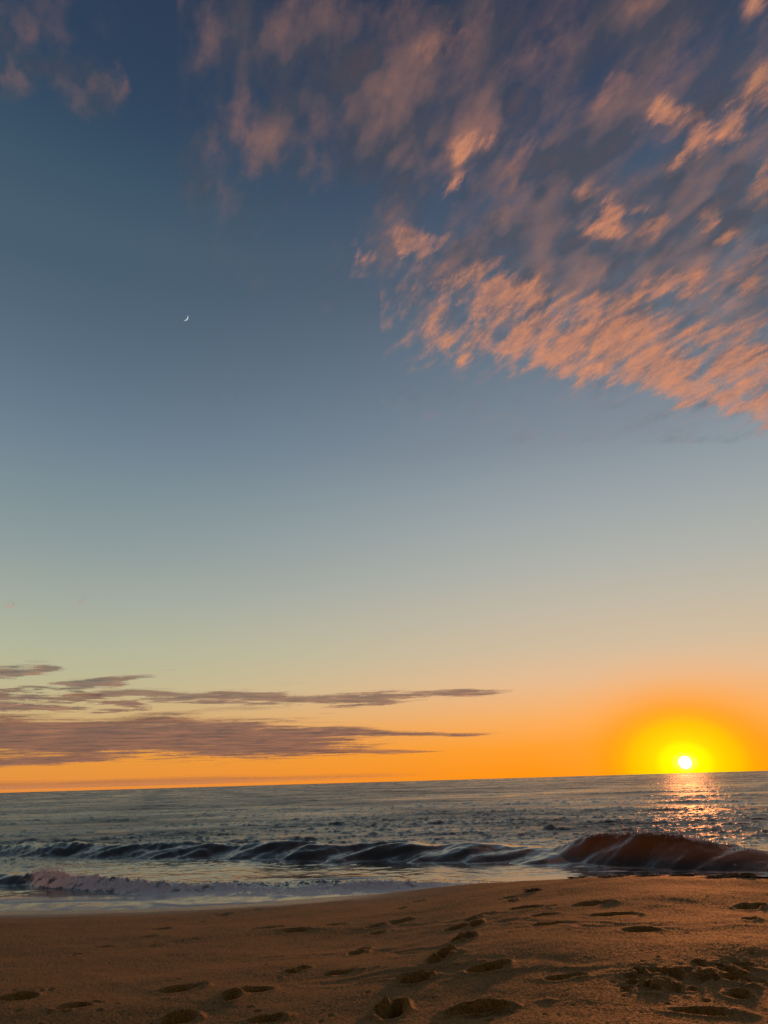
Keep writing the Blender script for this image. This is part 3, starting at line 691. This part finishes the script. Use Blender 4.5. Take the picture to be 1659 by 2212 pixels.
# direction of the streaks in the high layer: from two points on one streak
def ground(px, py, alt):
    d = ray(px, py); return (CAM+d*(alt-ZC)/d[2])[:2]
g1 = ground(1100, 800, 3000); g2 = ground(1200, 700, 3000); SROT = math.atan2(g2[1]-g1[1], g2[0]-g1[0])
HIGH = cloud_material('high_cloud', (.92, .90, .90, 1), .95, 1.0, 1/80., 1.2, SROT, 2.0, 5, .62); HIGH['fwd'] = 1.8; HIGH['rag'] = .38
VEIL = cloud_material('thin_veil', (.92, .90, .90, 1), .70, .75, 1/150., 1.0, SROT, 1.8, 5, .58); VEIL['fwd'] = .13; VEIL['rag'] = .16
LOW = cloud_material('low_cloud', (.90, .84, .86, 1), .65, .35, 1/380., .9, 0, 1.2, 5, .68); LOW['fwd'] = .34; LOW['rag'] = .10
G1 = 'high clouds catching the last sun'; G2 = 'dark clouds low over the sea'
cloud('cloud', 'thin brownish veil of cloud spread over the upper right sky', 3200, (380, -260, 2000, 960), (5, 5),
      [(760, 100, 330, 150, 0, .85), (660, 270, 240, 110, -20, .95), (980, 260, 300, 190, 0, .85), (1330, 180, 420, 240, 0, 1.0), (1480, 480, 330, 260, 0, 1.05), (1210, 540, 300, 150, 0, .95), (620, 370, 110, 90, 0, .55),
       (1250, 700, 320, 90, 12, .7), (1650, 660, 300, 220, 0, .85), (900, 540, 150, 70, 0, .6), (1000, -150, 700, 150, 0, .8), (500, 60, 90, 120, 0, .4), (460, 250, 90, 60, 0, .35), (420, 310, 40, 25, 30, .4)],
      VEIL, .38, .0, 1.2, .58, 20, G1, 900, (1.6, .8), SROT)
cloud('cloud', 'soft grey cloud in the upper left corner, apart from the rest', 3200, (-260, -200, 330, 300), (4, 4),
      [(40, 30, 170, 130, 0, .7), (130, 155, 120, 40, 5, 1.0), (205, 190, 50, 60, 40, 1.0), (255, 215, 20, 45, 30, .7), (40, 170, 100, 40, 0, .7), (-150, 60, 120, 130, 0, .8)],
      VEIL, .40, .10, 1.3, .38, 15, G1, 500, (1.5, .9), SROT)
cloud('cloud', 'broad glowing orange band of ribbed cloud along the lower edge of the veil', 2950, (820, 550, 2000, 950), (3, 3),
      [(960, 625, 110, 28, -25, .7), (1060, 640, 110, 40, -20, .85), (1040, 735, 120, 40, 15, .7), (1190, 740, 120, 55, 10, .95), (1320, 735, 140, 60, 8, 1.15), (1290, 800, 90, 35, 5, .9), (1130, 690, 260, 75, 12, .45), (1450, 680, 260, 90, 5, .38), (1060, 780, 130, 22, 8, .5), (1440, 790, 110, 50, 12, 1.05),
       (1490, 840, 100, 36, 14, 1.05), (1600, 800, 110, 55, 5, 1.1), (1580, 870, 80, 28, 15, .9), (1640, 900, 50, 20, 15, .7), (1750, 830, 160, 80, 5, 1.0), (1130, 640, 60, 30, 0, .6), (1500, 730, 90, 40, 0, .6), (1240, 670, 120, 40, 0, .55), (930, 760, 60, 30, 10, .45)],
      HIGH, .44, .0, 1.3, .80, 30, G1, 330, (1.9, .8), SROT)
cloud('cloud', 'patch of ribbed pink cloud on the left below the band of scattered puffs', 2950, (740, 470, 990, 600), (3, 3),
      [(880, 532, 75, 32, -10, 1.0), (800, 545, 45, 22, 0, .7), (935, 515, 30, 16, 0, .7)], HIGH, .5, .05, 1.2, .6, 30, G1, 300, (2.2, .8), SROT)
PUFF = [('bright orange puff of cloud standing alone high at centre', [(1015, 312, 46, 24, -32, 1.15), (990, 332, 30, 18, -30, .9)], (930, 250, 1090, 380)),
        ('small pale puff hanging under the bright orange one at centre', [(982, 400, 20, 32, 35, .95)], (930, 350, 1040, 450)),
        ('rounded orange puff of cloud high on the right', [(1445, 240, 40, 28, -10, 1.15), (1440, 262, 24, 14, 0, .8)], (1370, 180, 1520, 310)),
        ('slanting pink puff below the rounded orange one', [(1503, 305, 22, 46, 35, 1.0), (1470, 340, 34, 20, -30, .7)], (1410, 240, 1570, 390)),
        ('tall pink puff by the right edge between two brighter ones', [(1585, 260, 32, 50, 15, 1.0), (1570, 290, 32, 30, 0, .9)], (1510, 180, 1660, 370)),
        ('orange puff cut by the right edge at the top', [(1650, 195, 36, 48, 20, 1.1)], (1580, 110, 1780, 290)),
        ('bright egg shaped puff of cloud right of centre', [(1322, 458, 24, 34, 30, 1.2), (1305, 495, 42, 20, 0, .85)], (1240, 400, 1400, 560)),
        ('small wisp of pink cloud upper left of the egg shaped puff', [(1265, 416, 26, 16, -20, .9)], (1215, 380, 1320, 450)),
        ('loose pink puff right beside the egg shaped one', [(1390, 490, 50, 28, -15, .85), (1378, 455, 22, 10, -15, .9)], (1320, 420, 1480, 560)),
        ('pale oval puff near the right edge in mid height', [(1572, 520, 26, 20, -20, .95), (1530, 490, 40, 30, -40, .6)], (1470, 430, 1640, 570)),
        ('ragged orange puff over the right end of the glowing band', [(1440, 608, 44, 24, -20, .95), (1520, 600, 60, 30, -20, .9)], (1350, 540, 1620, 680)),
        ('pink fleck of cloud at the right edge below mid height', [(1640, 555, 40, 22, -30, .85), (1620, 620, 40, 24, 0, .7)], (1560, 500, 1760, 690)),
        ('pink streak of cloud on the right edge under the top puffs', [(1650, 385, 26, 60, 15, 1.0)], (1590, 290, 1760, 480)),
        ('faint rose fleck of cloud at the top edge right of centre', [(1370, 12, 40, 24, -30, .75)], (1290, -60, 1450, 70)),
        ('faint orange fleck of cloud in the top right corner', [(1640, 15, 40, 34, 30, .85)], (1560, -60, 1740, 90)),
        ('grey smudge of cloud slanting at the top centre', [(950, 90, 60, 34, -30, .75)], (850, 10, 1060, 180)),
        ('grey slanting streak of cloud right of the bright centre puff', [(1110, 360, 30, 80, 35, .7)], (1010, 250, 1210, 470)),
        ('dull pink puff left of the rounded orange one', [(1330, 175, 40, 30, -30, .75), (1300, 210, 40, 20, -40, .5)], (1230, 110, 1420, 270))]
for i, (lab, bl, box) in enumerate(PUFF):
    cloud('cloud', lab, 2780+9*i, box, (2.5, 2.5), bl, HIGH, .44, .02, 1.35, .84*min(1, bl[0][5])**1.6 if bl[0][5] > .8 else .30, 30, G1, 260, (1.9, .8), SROT)
# low clouds
cloud('cloud_bank', 'long dark mauve cloud bank stretched over the horizon at the left', 1300, (-420, 1515, 1110, 1672), (2.5, .8),
      [(-200, 1592, 420, 36, -1, 1.3), (150, 1592, 330, 36, -1, 1.3), (420, 1590, 260, 36, 1, 1.2), (600, 1592, 170, 20, 1, 1.0), (700, 1582, 150, 9, 1, .95), (860, 1585, 170, 5, 1, .85), (40, 1645, 170, 9, -3, 1.2), (190, 1641, 90, 5, -2, .9),
       (560, 1618, 180, 16, 0, 1.1), (280, 1567, 70, 5, -2, -.55), (480, 1612, 100, 4, 0, -.35), (600, 1565, 60, 4, 0, -.4), (120, 1570, 60, 4, 0, -.3)],
      LOW, .30, .12, .72, .88, 50, G2, 2600, (1.6, 1.0), 0)
cloud('cloud_bank', 'dim strip of cloud lying right on the horizon at the left', 420, (-420, 1664, 1000, 1716), (5, .8),
      [(-200, 1707, 500, 14, -1.7, 1.0), (300, 1692, 420, 12, -1.7, .9), (700, 1679, 260, 8, -1.7, .6)], LOW, .10, .2, .9, .45, 15, G2, 4000, (2, 1), 0)
cloud('cloud', 'thin pointed streak of mauve cloud above the long bank', 1700, (170, 1470, 1110, 1545), (2.5, .8),
      [(480, 1506, 250, 13, 1.5, 1.0), (720, 1510, 210, 9, -2, 1.0), (900, 1501, 150, 8, -2.5, 1.0), (1010, 1498, 80, 4, -1, .8), (780, 1523, 120, 4, -2, .6), (330, 1497, 120, 8, 4, .8)],
      LOW, .40, .18, .8, .78, 40, G2, 1500, (1.6, 1.0), 0)
cloud('cloud', 'pink tipped streak of cloud above the pointed one at the left', 1800, (100, 1446, 380, 1492), (2.5, .8),
      [(190, 1474, 75, 9, -2, 1.0), (280, 1466, 60, 6, -2, 1.0), (240, 1480, 60, 6, 4, .7)], LOW, .42, .18, .8, .78, 40, G2, 1300, (1.6, 1), 0)
cloud('cloud', 'small dark ragged cloud at the left edge above the others', 1800, (-300, 1425, 150, 1475), (2.5, .8),
      [(40, 1449, 70, 10, -1, 1.0), (100, 1443, 35, 6, 0, .9), (20, 1462, 40, 6, 0, .7), (-120, 1450, 130, 12, 0, 1.0)], LOW, .42, .18, .8, .78, 40, G2, 1200, (1.6, 1), 0)
cloud('cloud', 'broken mottled cloud between the bank and the streaks at the left', 1600, (-350, 1472, 330, 1548), (2.5, .8),
      [(80, 1505, 140, 14, 0, .95), (40, 1522, 110, 12, 0, .95), (200, 1518, 90, 8, 0, .85), (150, 1532, 160, 7, 0, .8), (-180, 1510, 160, 26, 0, 1.0)], LOW, .7, .22, .85, .82, 40, G2, 1300, (1.5, 1), 0)
cloud('cloud', 'slim dark sliver of cloud under the right end of the long bank', 1200, (600, 1610, 970, 1636), (2.5, .6), [(760, 1623, 120, 5, 1, .95), (870, 1623, 70, 4, 0, .8)], LOW, .22, .18, .8, .75, 20, G2, 2000, (2, 1), 0)
cloud('cloud', 'tiny pink wisp alone at the left edge of the clear sky', 2600, (-30, 1298, 60, 1326), (1.5, 1), [(22, 1312, 16, 4, 0, .8)], HIGH, .3, .3, 1.0, .45, 120, G1, 250)
cloud('cloud', 'tiny pink wisp right of the one at the left edge', 2600, (130, 1286, 220, 1314), (1.5, 1), [(178, 1300, 15, 4, 0, .8)], HIGH, .3, .3, 1.0, .45, 120, G1, 250)
